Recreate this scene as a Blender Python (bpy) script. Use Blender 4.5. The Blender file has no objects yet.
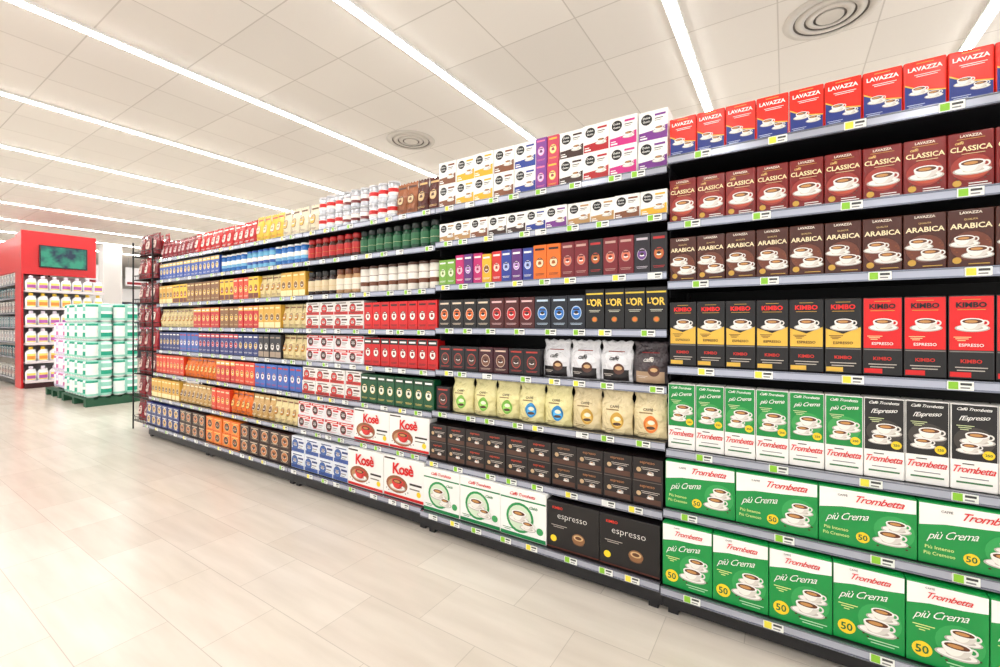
import bpy, bmesh, math, random
from mathutils import Vector
random.seed(7)
SC=bpy.context.scene
C=SC.collection
PI=math.pi
try: SC.view_settings.view_transform='Standard'
except Exception: pass
# ---------------------------------------------------------------- materials
def lin(c):
    c/=255.0
    return c/12.92 if c<=0.04045 else ((c+0.055)/1.055)**2.4
def rgb(t): return (lin(t[0]),lin(t[1]),lin(t[2]),1)
MATS={}
def M(col,rough=.4,metal=0.,emit=0.,coat=0.,crinkle=0):
    key=(tuple(col),rough,metal,emit,coat,crinkle)
    if key in MATS: return MATS[key]
    m=bpy.data.materials.new('mat_%d_%d_%d'%tuple(col)); m.use_nodes=True
    nt=m.node_tree
    b=nt.nodes['Principled BSDF']
    b.inputs['Base Color'].default_value=rgb(col); b.inputs['Roughness'].default_value=rough
    b.inputs['Metallic'].default_value=metal
    if coat: b.inputs['Coat Weight'].default_value=coat
    if emit:
        b.inputs['Emission Color'].default_value=rgb(col); b.inputs['Emission Strength'].default_value=emit
    if crinkle:
        tc=nt.nodes.new('ShaderNodeTexCoord'); nz=nt.nodes.new('ShaderNodeTexNoise'); bp=nt.nodes.new('ShaderNodeBump')
        nz.inputs['Scale'].default_value=20; nz.inputs['Detail'].default_value=2; nz.inputs['Distortion'].default_value=1.8
        bp.inputs['Strength'].default_value=.9; bp.inputs['Distance'].default_value=.018
        nt.links.new(tc.outputs['Object'],nz.inputs['Vector']); nt.links.new(nz.outputs['Fac'],bp.inputs['Height']); nt.links.new(bp.outputs['Normal'],b.inputs['Normal'])
    MATS[key]=m
    return m
WHITE=(248,246,242); RED=(205,20,22); BLACK=(20,18,20)
GOLD=(206,160,62); YEL=(250,212,40); SILV=(196,198,202); COFFEE=(92,48,20)
# ---------------------------------------------------------------- mesh builder
class MB:
    def __init__(s): s.v=[];s.f=[];s.m=[];s.mats=[];s.smooth=[]
    def mi(s,m):
        if m not in s.mats: s.mats.append(m)
        return s.mats.index(m)
    def add(s,vs,fs,m,sm=False):
        o=len(s.v); s.v+= [tuple(v) for v in vs]
        i=s.mi(m)
        for f in fs:
            s.f.append(tuple(a+o for a in f)); s.m.append(i); s.smooth.append(sm)
    def box(s,x0,x1,y0,y1,z0,z1,m):
        s.add([(x0,y0,z0),(x1,y0,z0),(x1,y1,z0),(x0,y1,z0),(x0,y0,z1),(x1,y0,z1),(x1,y1,z1),(x0,y1,z1)],
              [(0,3,2,1),(4,5,6,7),(0,1,5,4),(1,2,6,5),(2,3,7,6),(3,0,4,7)],m)
    def bev(s,x0,x1,y0,y1,z0,z1,m,b=.004,seg=2):
        bm=bmesh.new(); bmesh.ops.create_cube(bm,size=1)
        for v in bm.verts:
            v.co=Vector(((x0+x1)/2+v.co.x*(x1-x0),(y0+y1)/2+v.co.y*(y1-y0),(z0+z1)/2+v.co.z*(z1-z0)))
        bmesh.ops.bevel(bm,geom=bm.edges[:],offset=b,segments=seg,profile=.5,affect='EDGES')
        bm.verts.index_update()
        s.add([v.co.copy() for v in bm.verts],[[v.index for v in f.verts] for f in bm.faces],m)
        bm.free()
    def lathe(s,prof,mats,cx=0,cy=0,n=20,sx=1,sy=1,caps=True):
        vs=[]
        for r,z in prof:
            for k in range(n):
                a=2*PI*k/n; vs.append((cx+math.cos(a)*r*sx,cy+math.sin(a)*r*sy,z))
        base=len(s.v); s.v+=vs
        for j in range(len(prof)-1):
            fs=[(j*n+k,j*n+(k+1)%n,(j+1)*n+(k+1)%n,(j+1)*n+k) for k in range(n)]
            mm=mats[j] if isinstance(mats,list) else mats
            i=s.mi(mm)
            for f in fs:
                s.f.append(tuple(a+base for a in f)); s.m.append(i); s.smooth.append(True)
        if caps:
            m0=mats[0] if isinstance(mats,list) else mats; m1=mats[-1] if isinstance(mats,list) else mats
            s.f.append(tuple(base+k for k in reversed(range(n)))); s.m.append(s.mi(m0)); s.smooth.append(False)
            s.f.append(tuple(base+(len(prof)-1)*n+k for k in range(n))); s.m.append(s.mi(m1)); s.smooth.append(False)
    def mesh(s,name,off=(0,0,0)):
        me=bpy.data.meshes.new(name)
        me.from_pydata([(v[0]-off[0],v[1]-off[1],v[2]-off[2]) for v in s.v],[],s.f)
        for m in s.mats: me.materials.append(m)
        me.polygons.foreach_set('material_index',s.m)
        me.polygons.foreach_set('use_smooth',s.smooth)
        me.update()
        return me
def obj(name,mb,parent=None,loc=None,off=(0,0,0)):
    o=bpy.data.objects.new(name,mb.mesh(name,off)); C.objects.link(o)
    if parent: o.parent=parent
    if loc: o.location=loc
    return o
def tag(o,label,cat,group=None,kind=None):
    o['label']=label; o['category']=cat
    if group: o['group']=group
    if kind: o['kind']=kind
    return o
def empty(name,loc,label,cat,group=None,rz=0):
    o=bpy.data.objects.new(name,None); C.objects.link(o); o.location=loc; o.rotation_euler=(0,0,rz); o.empty_display_size=.1
    return tag(o,label,cat,group)
TC={}
def text_data(s,shear=0,bold=0):
    k=(s,shear,bold)
    if k in TC: return TC[k]
    cu=bpy.data.curves.new('t','FONT'); cu.body=s; cu.size=1; cu.shear=shear; cu.offset=bold; cu.resolution_u=2
    if shear: cu.space_character=.88
    o=bpy.data.objects.new('t',cu); C.objects.link(o); bpy.context.view_layer.update()
    dg=bpy.context.evaluated_depsgraph_get()
    me=bpy.data.meshes.new_from_object(o.evaluated_get(dg))
    vs=[(v.co.x,v.co.y) for v in me.vertices]; fs=[tuple(p.vertices) for p in me.polygons]
    x0=min(v[0] for v in vs); x1=max(v[0] for v in vs); y0=min(v[1] for v in vs); y1=max(v[1] for v in vs)
    vs=[(v[0]-(x0+x1)/2,v[1]-(y0+y1)/2) for v in vs]
    bpy.data.objects.remove(o); bpy.data.meshes.remove(me); bpy.data.curves.remove(cu)
    TC[k]=(vs,fs,x1-x0,y1-y0)
    return TC[k]
# ---------------------------------------------------------------- product kinds
class Kind:
    def __init__(s,name,w,h,d,look,cat,base=None,shape='box',bev=.003,rough=.32):
        s.name=name;s.w=w;s.h=h;s.d=d;s.look=look;s.cat=cat;s.root=MB();s.parts={};s.me=None;s.shape=shape;s.np=0
        s.bulge=shape=='bag'
        if shape=='box':
            s.root.bev(-w/2,w/2,-d/2,d/2,0,h,M(base,rough),bev,2)
        elif shape=='brick':   # vacuum brick with folded, slightly domed top
            s.root.bev(-w/2,w/2,-d/2,d/2,0,h*.975,M(base,.25),.005,3)
            s.root.box(-w*.46,w*.46,-d*.06,d*.06,h*.965,h,M(base,.25))
        elif shape=='bag':
            nx,nz=12,16; m=M(base,.2,0.,0.,0.,1)
            vs=[]
            for side in (-1,1):
                for j in range(nz+1):
                    z=h*j/nz; t=j/nz
                    # pinched neck below the flared crimped seal
                    pin=1-.07*math.sin(PI*min(1,t/.5))-.11*math.exp(-((t-.84)/.09)**2)
                    for i in range(nx+1):
                        x=-w/2+w*i/nx
                        vs.append((x*pin,side*s.D(x,z),z+ (.004*math.sin(i*1.9) if j==nz else 0)))
            fs=[];N=(nx+1)*(nz+1)
            for j in range(nz):
                for i in range(nx):
                    a=j*(nx+1)+i
                    fs.append((a,a+1,a+nx+2,a+nx+1)); fs.append((N+a,N+a+nx+1,N+a+nx+2,N+a+1))
                a=j*(nx+1); fs.append((a,a+nx+1,N+a+nx+1,N+a)); a+=nx; fs.append((a,N+a,N+a+nx+1,a+nx+1))
            for i in range(nx):
                fs.append((i,N+i,N+i+1,i+1)); a=nz*(nx+1)+i; fs.append((a,a+1,N+a+1,N+a))
            s.root.add(vs,fs,m,True)
    def D(s,x,z):
        t=z/s.h; g=1 if t<.4 else max(.05,1-((t-.4)/.45)**1.4*.95)
        g*= .85+.15*min(1,t/.12)
        u=x/s.w
        wr=1+ (.07*math.sin(u*13+t*9)+.06*math.sin(u*-7+t*17+1))*min(1,t*4)*(1 if t<.85 else .4)
        return min(s.d/2,s.d/2*.9*g*wr*max(.25,(1-abs(2*u)**2.6))**.6)
    def fy(s,x,z): return -s.D(x,max(0,min(z,s.h))) if s.bulge else -s.d/2
    def pb(s,part):
        if part is None: return s.root
        if part not in s.parts: s.parts[part]=MB()
        return s.parts[part]
    def P(s,x,z,L): return (x,s.fy(x,z)-.0006*L-(.0008 if s.bulge else 0),z)
    def rect(s,x0,x1,z0,z1,col,L=1,part=None,rough=.32):
        w,h=s.w,s.h; X0=(x0-.5)*w;X1=(x1-.5)*w;Z0=z0*h;Z1=z1*h
        n=8 if s.bulge else 1
        vs=[s.P(X0+(X1-X0)*i/n,Z0+(Z1-Z0)*j/n,L) for j in range(n+1) for i in range(n+1)]
        fs=[(j*(n+1)+i,j*(n+1)+i+1,(j+1)*(n+1)+i+1,(j+1)*(n+1)+i) for j in range(n) for i in range(n)]
        s.pb(part).add(vs,fs,M(col,rough))
    def poly(s,pts,col,L=1,part=None):
        s.pb(part).add([s.P((x-.5)*s.w,z*s.h,L) for x,z in pts],[tuple(range(len(pts)))],M(col,.32))
    def wrap(s,z0,z1,col):   # colour band round the carton
        w,d,h=s.w/2+.0003,s.d/2+.0003,s.h; e=.0025; Z0=z0*h+(e if z0==0 else 0);Z1=z1*h-(e if z1==1 else 0)
        w2=s.w/2-e; d2=s.d/2-e
        for q in ([(-w2,-d),(w2,-d)],[(w,-d2),(w,d2)],[(-w,d2),(-w,-d2)]):
            (a,b),(c,dd)=q
            s.root.add([(a,b,Z0),(c,dd,Z0),(c,dd,Z1),(a,b,Z1)],[(0,1,2,3)],M(col,.32))
    def ell(s,cx,cz,rx,rz,col,L=2,part=None,n=20,a0=0,a1=2*PI,rough=.32):
        X=(cx-.5)*s.w;Z=cz*s.h
        vs=[s.P(X,Z,L)];k=3 if s.bulge else 1
        for r in range(1,k+1):
            for i in range(n+1):
                a=a0+(a1-a0)*i/n
                vs.append(s.P(X+math.cos(a)*rx*s.w*r/k,Z+math.sin(a)*rz*s.w*r/k,L))
        fs=[(0,i+1,i+2) for i in range(n)]
        for q in range(k-1):
            o=1+q*(n+1); fs+=[(o+i,o+n+1+i,o+n+2+i,o+1+i) for i in range(n)]
        s.pb(part).add(vs,fs,M(col,rough))
    def ring(s,cx,cz,r0,r1,col,L=3,part=None,n=16):
        X=(cx-.5)*s.w;Z=cz*s.h;vs=[]
        for i in range(n):
            a=2*PI*i/n
            for r in (r0,r1): vs.append(s.P(X+math.cos(a)*r*s.w,Z+math.sin(a)*r*s.w,L))
        s.pb(part).add(vs,[(2*i,2*i+1,(2*i+3)%(2*n),(2*i+2)%(2*n)) for i in range(n)],M(col,.32))
    def text(s,t,cx,cz,hh,maxw,col,L=4,part=None,shear=0,bold=.01,rot=0):
        vs,fs,tw,th=text_data(t,shear,bold)
        H=hh*s.h; sc=H/th
        sxx=maxw*s.w/tw if tw*sc>maxw*s.w else sc
        sc=min(sc,sxx*1.6)
        X=(cx-.5)*s.w;Z=cz*s.h;cr,sr=math.cos(rot),math.sin(rot)
        if part=='lettering': s.np+=1; part='lettering#%d'%s.np
        s.pb(part).add([s.P(X+(x*cr*sxx-y*sr*sc),Z+(x*sr*sxx+y*cr*sc),L) for x,y in vs],fs,M(col,.32))
    def cup(s,cx,cz,r,L=3,part='cup_picture',cream=(196,140,80),saucer=True,body=None):
        h=s.w/s.h
        if part=='cup_picture': s.np+=1; part='cup_picture#%d'%s.np
        c1=body or (220,214,206); c2=tuple(min(255,c+26) for c in c1); rim=WHITE if not body else c2
        if saucer:
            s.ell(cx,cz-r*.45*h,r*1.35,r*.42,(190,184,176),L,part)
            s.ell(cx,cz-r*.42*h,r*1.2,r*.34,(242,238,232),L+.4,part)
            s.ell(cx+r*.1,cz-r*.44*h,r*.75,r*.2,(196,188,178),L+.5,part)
        s.ring(cx+r*.95,cz+r*.12*h,r*.18,r*.32,c1 if body else (230,226,220),L+.6,part,12)
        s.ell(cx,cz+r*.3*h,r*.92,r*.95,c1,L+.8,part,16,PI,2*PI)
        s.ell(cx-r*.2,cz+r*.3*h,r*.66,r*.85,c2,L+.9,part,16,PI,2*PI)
        s.ell(cx,cz+r*.3*h,r*.92,r*.34,rim,L+1.2,part,18)
        s.ell(cx,cz+r*.28*h,r*.78,r*.25,COFFEE,L+1.5,part,16)
        s.ell(cx-r*.08,cz+r*.27*h,r*.5,r*.15,cream,L+1.8,part,14)
    def build(s):
        if s.me: return
        s.me=s.root.mesh(s.name); s.pm=[(n.split('#')[0],b.mesh(n.split('#')[0])) for n,b in s.parts.items()]
    def place(s,x,y,z,label,group=None,rz=0,sx=1):
        s.build()
        if not hasattr(s,'proto'):
            o=bpy.data.objects.new(s.name,s.me); C.objects.link(o); s.proto=o
            for n,me in s.pm:
                c=bpy.data.objects.new(n,me); C.objects.link(c); c.parent=o
            s.kids=list(o.children)
        else:
            o=s.proto.copy(); C.objects.link(o)
            for k in s.kids:
                c=k.copy(); C.objects.link(c); c.parent=o
        o.location=(x,y,z); o.rotation_euler=(0,0,rz); o.scale=(sx,1,1)
        return tag(o,label,s.cat,group)

K={}
def smallbars(k,z,col,x0=.2,x1=.8,L=3,part=None,n=2,dz=.035,t=.012):
    for i in range(n):
        k.rect(x0+.04*i,x1-.06*i,z-i*dz,z-i*dz+t,col,L,part)
def beans(k,pts,r=.03,col=(70,34,16),L=2.6):
    for x,z in pts: k.ell(x,z,r,r*.7,col,L,None,8)
PW=.1062
# --- nearest bay
k=K['redblue']=Kind('coffee_brick',PW,.172,.075,'red and blue coffee brick with white lettering','coffee pack',(228,40,24),'brick')
k.poly([(.03,.03),(.97,.03),(.97,.3),(.6,.34),(.3,.4),(.03,.5)],(20,46,130),1)
k.poly([(.03,.5),(.3,.4),(.6,.34),(.97,.3),(.97,.32),(.6,.365),(.3,.425),(.03,.53)],(240,190,60),2)
k.text('LAVAZZA',.5,.8,.085,.8,WHITE,4,'lettering',0,.03)
k.rect(.3,.7,.9,.915,GOLD,2)
k.cup(.36,.38,.18); k.cup(.7,.26,.16)
smallbars(k,.68,WHITE,.25,.85,n=2)
smallbars(k,.1,(200,210,240),.08,.5,n=2)
k=K['classica']=Kind('coffee_brick',PW,.19,.075,'dark red coffee brick with cup','coffee pack',(124,22,20),'brick')
k.text('LAVAZZA',.5,.9,.045,.5,(240,226,210),4,'lettering',0,.03)
k.rect(.2,.8,.845,.853,GOLD,2)
k.text('caffè',.25,.79,.05,.3,(236,200,120),4,'lettering',.3,.01)
k.text('CLASSICA',.5,.68,.09,.9,(250,230,180),4,'lettering',0,.02)
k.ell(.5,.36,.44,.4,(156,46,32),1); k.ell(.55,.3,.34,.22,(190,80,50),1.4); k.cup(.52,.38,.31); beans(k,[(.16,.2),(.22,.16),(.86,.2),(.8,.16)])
k.ell(.2,.1,.1,.1,GOLD,2); k.rect(.45,.93,.04,.055,WHITE,2); k.rect(.45,.85,.08,.095,WHITE,2); k.rect(.3,.8,.59,.6,(230,200,150),2)
k=K['arabica']=Kind('coffee_brick',PW,.195,.075,'dark brown coffee brick with two cups','coffee pack',(76,34,22),'brick')
k.text('LAVAZZA',.5,.91,.045,.5,(240,226,210),4,'lettering',0,.03)
k.text('QUALITÀ',.5,.8,.04,.5,(226,190,120),4,'lettering',0,.01)
k.text('ARABICA',.5,.69,.09,.9,(250,232,190),4,'lettering',0,.02)
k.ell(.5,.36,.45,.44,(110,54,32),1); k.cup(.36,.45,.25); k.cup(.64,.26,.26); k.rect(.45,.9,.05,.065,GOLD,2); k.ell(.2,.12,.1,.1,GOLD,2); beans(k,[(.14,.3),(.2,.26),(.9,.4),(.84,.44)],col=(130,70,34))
for nm,c,lk in (('kgold',(232,186,70),'black and gold'),('kred',(224,22,24),'black and bright red')):
    k=K[nm]=Kind('coffee_carton',PW,.275,.075,lk+' tall coffee carton','coffee pack',(18,15,16),'box',.004)
    if nm=='kred': k.rect(.03,.97,.35,.985,c,1)
    else: k.rect(.03,.97,.35,.66,c,1); k.poly([(.03,.6),(.5,.53),(.97,.62),(.97,.66),(.03,.66)],(18,15,16),2)
    k.rect(.03,.97,.325,.34,(120,116,112),2)
    k.text('KIMBO',.5,.885,.065,.84,(240,30,26) if nm=='kgold' else (24,16,16),4,'lettering',0,.035)
    k.rect(.2,.8,.825,.832,GOLD,3); k.rect(.3,.7,.945,.952,GOLD,3)
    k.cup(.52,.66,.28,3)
    k.text('ESPRESSO',.5,.41,.035,.7,(60,26,12) if nm=='kgold' else WHITE,4,'lettering',0,.01)
    smallbars(k,.5,(90,40,20) if nm=='kgold' else (250,220,160),.12,.5,n=3,dz=.02,t=.008)
    k.text('KIMBO',.5,.22,.045,.6,(200,40,30),4,'lettering',0,.03); smallbars(k,.14,(190,180,170),.15,.85)
    k.rect(.04,.5,.03,.09,c,1.5)
for nm,c,lk in (('tgreen',(12,140,62),'green and white'),('tblack',(26,24,24),'black and white')):
    k=K[nm]=Kind('coffee_carton',PW,.275,.075,lk+' tall coffee carton','coffee pack',WHITE,'box',.003)
    k.wrap(.35,1,c)
    k.text('Caffè Trombetta',.5,.945,.035,.8,WHITE,4,'lettering',.5,.01)
    k.text('più Crema' if nm=='tgreen' else "l'Espresso",.5,.84,.07,.88,WHITE,4,'lettering',.5,.005,.1)
    k.ell(.5,.58,.44,.4,(60,160,80) if nm=='tgreen' else (64,58,54),1.5)
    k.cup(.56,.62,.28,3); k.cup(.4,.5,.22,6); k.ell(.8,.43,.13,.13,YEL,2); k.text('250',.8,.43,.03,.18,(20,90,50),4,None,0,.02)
    smallbars(k,.745,(214,226,170),.12,.5,n=3,dz=.022,t=.008)
    k.text('Trombetta',.5,.245,.08,.9,(216,26,30),4,'lettering',.5,.01)
    k.rect(.12,.88,.08,.1,(60,120,70),2); k.rect(.2,.8,.14,.15,(120,120,120),2); k.rect(.25,.5,.3,.312,(60,50,40),2)
k=K['tbig']=Kind('coffee_carton',.2585,.196,.3,'large green and white coffee pod carton','coffee pack',(14,146,66),'box',.003)
k.rect(.01,.99,.76,.985,WHITE,1); k.poly([(.01,.76),(.01,.62),(.25,.68),(.6,.71),(.99,.76)],WHITE,1)
k.text('Trombetta',.64,.865,.12,.54,(216,26,30),4,'lettering',.55,.008,.03); k.text('CAFFÈ',.26,.89,.045,.14,(60,40,30),4,'lettering',0,.01)
k.text('più Crema',.3,.5,.16,.48,WHITE,4,'lettering',.65,-.002,.18)
k.text('Più Intenso',.19,.28,.055,.28,(220,235,150),4,'lettering',0,.01); k.text('Più Cremoso',.19,.18,.055,.28,(220,235,150),4,'lettering',0,.01)
k.ell(.78,.4,.2,.2,(50,164,84),1.5); k.cup(.8,.5,.11,3); k.cup(.74,.3,.13,6); k.ell(.47,.2,.07,.07,YEL,2.5); k.text('50',.47,.2,.1,.1,(14,100,50),4,'lettering',0,.02); beans(k,[(.62,.12),(.9,.14),(.93,.2)],.014)
k=K['tend']=Kind('coffee_carton',.1855,.255,.3,'large upright green coffee pod carton','coffee pack',(14,146,66),'box',.003)
k.rect(.01,.99,.8,.985,WHITE,1); k.poly([(.01,.8),(.01,.72),(.3,.76),(.7,.77),(.99,.8)],WHITE,1)
k.text('Trombetta',.54,.87,.075,.76,(216,26,30),4,'lettering',.55,.008,.03); k.text('CAFFÈ',.3,.95,.028,.2,(60,40,30),4,'lettering',0,.01)
k.text('più Crema',.42,.63,.12,.74,WHITE,4,'lettering',.65,-.002,.18)
k.ell(.66,.36,.3,.3,(50,164,84),1.5)
k.cup(.7,.46,.17,3); k.cup(.62,.29,.2,6); k.ell(.2,.18,.13,.13,YEL,2.5); k.text('50',.2,.18,.1,.17,(14,100,50),4,'lettering',0,.02)
smallbars(k,.1,(190,230,190),.5,.92,n=2); smallbars(k,.47,(220,235,150),.08,.36,n=3,dz=.03); beans(k,[(.44,.16),(.5,.13),(.9,.22)],.02)
# --- second bay
def capsule_box(key,col,look,w=.127,h=.135,disc=BLACK):
    k=K[key]=Kind('capsule_box',w,h,.1,look,'capsule box',WHITE,'box',.002)
    k.rect(.02,.98,.03,.3,col,1); k.poly([(.02,.3),(.98,.3),(.98,.46),(.5,.34)],col,1.2)
    k.ell(.28,.72,.19,.19,disc,2,'round_emblem'); k.text('Dolce',.28,.78,.07,.28,WHITE,4,'round_emblem',0,.01); k.text('Gusto',.28,.66,.07,.28,WHITE,4,'round_emblem',0,.01)
    k.rect(.56,.92,.8,.87,col,2); k.rect(.56,.84,.7,.73,(90,84,80),2); k.rect(.06,.3,.08,.13,WHITE,2); k.rect(.56,.78,.64,.66,(120,114,110),2); k.rect(.06,.24,.17,.2,WHITE,2)
    k.cup(.7,.36,.16,3)
    return k
CB=(('brown',(130,76,44),'brown'),('yel',(240,180,40),'yellow'),('blue',(34,60,150),'blue'),('purp',(120,50,140),'purple'),
    ('red',(180,26,34),'red'),('mag',(206,40,130),'magenta'),('choc',(60,34,26),'dark'),('tan',(190,146,90),'tan'))
for key,c,n_ in CB:
    capsule_box('dg_'+key,c,'white capsule box with %s base'%n_)
    capsule_box('dl_'+key,c,'low white capsule box with %s base'%n_,.112,.112)
def gen(key,name,w,h,base,disc,acc,look,shape='box',d=.08,cat='coffee pack',band=None,topband=None):
    k=K[key]=Kind(name,w,h,d,look,cat,base,shape,.003)
    if band: k.rect(.03,.97,.03,.26,band,1)
    if topband: k.rect(.03,.97,.78,.97 if shape=='box' else .93,topband,1)
    r=min(.3,.33*h/w); cx=.5 if w<h*1.3 else .3
    dk=(min(255,int(base[0]*.6+30)),int(base[1]*.6+20),int(base[2]*.6+16))
    if disc:
        rz=r*(1.25 if cx==.5 and h>w*1.5 else 1)
        k.ell(cx,.48,r,rz,acc,1.6); k.ell(cx,.48,r*.9,rz*.88,disc,2.2)
        k.ell(cx,.45,r*.5,r*.2,WHITE if sum(disc)<560 else dk,2.6,None,12); k.ell(cx,.49,r*.4,r*.3,dk,2.8,None,12)
        k.rect(cx-r*.6,cx+r*.6,.56,.6,dk,2.9)
    if cx<.4: k.rect(.56,.94,.6,.72,acc,2.4); k.rect(.56,.88,.42,.48,base if sum(base)<400 else (150,140,130),2.4); k.rect(.56,.8,.3,.34,(150,140,130),2.4)
    smallbars(k,.16,acc,.15,.85)
    k.rect(.15,.85,.84,.9,acc if not topband else WHITE,2.4)
    return k
gen('n_mag','capsule_box',.062,.17,(196,30,110),(240,180,200),WHITE,'magenta narrow capsule box')
gen('n_purp','capsule_box',.062,.17,(96,40,120),(190,150,210),WHITE,'purple narrow capsule box')
gen('n_purs','capsule_box',.064,.135,(130,60,150),(230,200,230),(240,120,160),'small purple and pink capsule box')
gen('n_grs','capsule_box',.064,.135,(200,60,90),(250,230,160),(250,200,60),'small pink and yellow capsule box')
gen('n_yel','capsule_box',.062,.16,(232,180,40),(120,60,20),WHITE,'yellow narrow capsule box')
gen('n_red','capsule_box',.062,.17,(210,40,40),(250,210,190),WHITE,'red narrow capsule box')
gen('n_org','capsule_box',.07,.178,(236,112,22),(250,220,180),(60,30,20),'orange capsule box')
gen('n_blu','capsule_box',.062,.17,(40,60,150),(170,190,230),WHITE,'blue narrow capsule box')
gen('n_gre','capsule_box',.062,.15,(120,170,60),(230,240,200),WHITE,'green narrow capsule box')
gen('n_wine','capsule_box',.07,.178,(120,22,34),(220,120,90),(200,160,150),'wine red capsule box')
gen('n_blk','capsule_box',.07,.178,(26,22,26),(190,110,50),(190,40,40),'black capsule box with bronze disc')
gen('n_blkp','capsule_box',.07,.178,(30,24,34),(110,70,140),(200,190,200),'black capsule box with purple disc')
gen('b_org','capsule_box',.09,.165,(28,24,24),(230,110,40),(236,214,190),'black capsule box with orange disc')
gen('b_red','capsule_box',.09,.165,(80,20,20),(210,40,40),(230,190,190),'dark red capsule box')
gen('b_blu','capsule_box',.09,.165,(24,28,40),(50,120,200),(200,220,240),'black capsule box with blue disc')
k=K['lor']=Kind('capsule_box',.088,.19,.1,'black capsule box with gold letters','capsule box',(16,14,14),'box')
k.text("L'",.2,.68,.14,.22,(244,200,70),4,'lettering',0,.03); k.text("OR",.6,.66,.19,.62,(246,206,80),4,'lettering',0,.03)
k.rect(.05,.95,.86,.9,(232,200,60),2); smallbars(k,.46,(220,220,200),.2,.8); k.ell(.5,.24,.15,.15,(150,116,50),1.6); k.ell(.5,.24,.11,.11,(230,120,50),2)
gen('s_blk','capsule_box',.09,.14,(24,20,24),(84,60,50),(196,60,50),'small black capsule box')
gen('s_wine','capsule_box',.09,.14,(64,16,28),(120,80,60),(220,190,170),'small dark wine capsule box')
for key,bc,tc_,lk in (('bag_white',(236,236,240),(30,24,24),'glossy white and black coffee bag'),('bag_dark',(74,66,70),(240,236,230),'glossy dark grey coffee bag')):
    k=K[key]=Kind('coffee_bag',.158,.19,.1,lk,'coffee pack',bc,'bag')
    k.rect(.1,.9,.03,.3,(26,20,22) if key=='bag_white' else (180,150,120),1,'label_panel'); k.ell(.62,.32,.16,.16,(90,50,36),2,'label_panel'); k.ell(.62,.34,.1,.06,(220,180,130),3,'label_panel'); k.text('caffè',.46,.58,.11,.56,tc_,3,'lettering',.3,.01); k.rect(.25,.75,.73,.75,(150,30,30),2); smallbars(k,.18,(220,210,200),.14,.45)
for key,c,lk in (('p_green',(120,180,60),'cream coffee pouch with green disc'),('p_blue',(30,130,190),'cream coffee pouch with blue disc'),('p_gold',(206,160,60),'cream coffee pouch with gold disc'),('p_org',(224,120,40),'pale pouch with orange disc')):
    k=K[key]=Kind('coffee_pouch',.145,.2,.1,lk,'coffee pack',(238,228,166) if key in('p_green','p_blue') else (236,218,172),'bag')
    k.ell(.56,.32,.2,.26,c,2,'label_panel'); k.ell(.56,.3,.14,.16,(min(255,c[0]+50),min(255,c[1]+50),min(255,c[2]+50)),2.5,'label_panel'); k.ell(.58,.36,.1,.07,(250,246,220),3,'label_panel'); k.ell(.56,.24,.12,.05,(80,50,30),3,'label_panel')
    k.text('CAFFÈ',.46,.63,.07,.5,(80,56,30),3,'lettering',0,.02); smallbars(k,.1,(120,90,40),.14,.5); k.rect(.2,.6,.54,.565,(140,110,60),2)
for key,c,lk in (('d_esp',(210,74,48),'black coffee pod carton with red print'),('d_brn',(176,116,74),'black coffee pod carton with brown print')):
    k=K[key]=Kind('pod_carton',.126,.205,.14,lk,'coffee pack',(28,21,21),'box')
    k.rect(.03,.97,.5,.515,(100,90,84),1)
    for zo in (0,.5):
        k.text('espresso',.5,.4+zo,.06,.8,c,4,'lettering',0,.01); k.rect(.06,.94,.05+zo,.16+zo,(84,52,40),2); smallbars(k,.3+zo,(200,190,180),.3,.9); k.ell(.22,.25+zo,.08,.08,(200,170,130),2.5)
        k.cup(.6,.2+zo,.09,3)
k=K['wg']=Kind('pod_carton',.248,.24,.3,'white and green pod carton with cup','coffee pack',(246,246,242),'box')
k.text('Caffè Trombetta',.5,.9,.07,.86,(216,26,30),4,'lettering',.5,.01); k.rect(.01,.99,.78,.81,(20,130,70),2)
k.rect(.01,.99,.015,.09,(20,130,70),1); k.ell(.44,.42,.3,.3,(40,150,80),1); k.ell(.44,.42,.25,.25,(214,230,204),1.3); k.cup(.42,.46,.17,3); k.cup(.62,.3,.13,6); k.text('Cialde',.74,.68,.06,.36,(20,120,60),4,'lettering',.5,.01); k.ell(.87,.24,.07,.07,(60,160,90),2.4); smallbars(k,.16,(60,130,80),.06,.3)
k=K['besp']=Kind('pod_carton',.252,.225,.3,'large black pod carton','coffee pack',(20,17,18),'box')
k.text('espresso',.5,.68,.12,.64,(240,236,230),4,'lettering',0,-.012); k.text('KIMBO',.22,.87,.055,.2,(232,60,44),4,'lettering',0,.02)
k.rect(.01,.99,.02,.05,(90,44,32),1); k.ell(.62,.32,.12,.1,(140,96,60),2.2); k.ell(.62,.35,.09,.05,(214,180,130),2.8); k.ell(.62,.35,.06,.03,(90,50,26),3.2); k.ell(.62,.24,.1,.04,(90,60,40),2); k.ell(.14,.22,.06,.06,YEL,2); smallbars(k,.5,(190,180,170),.1,.4)
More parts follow.
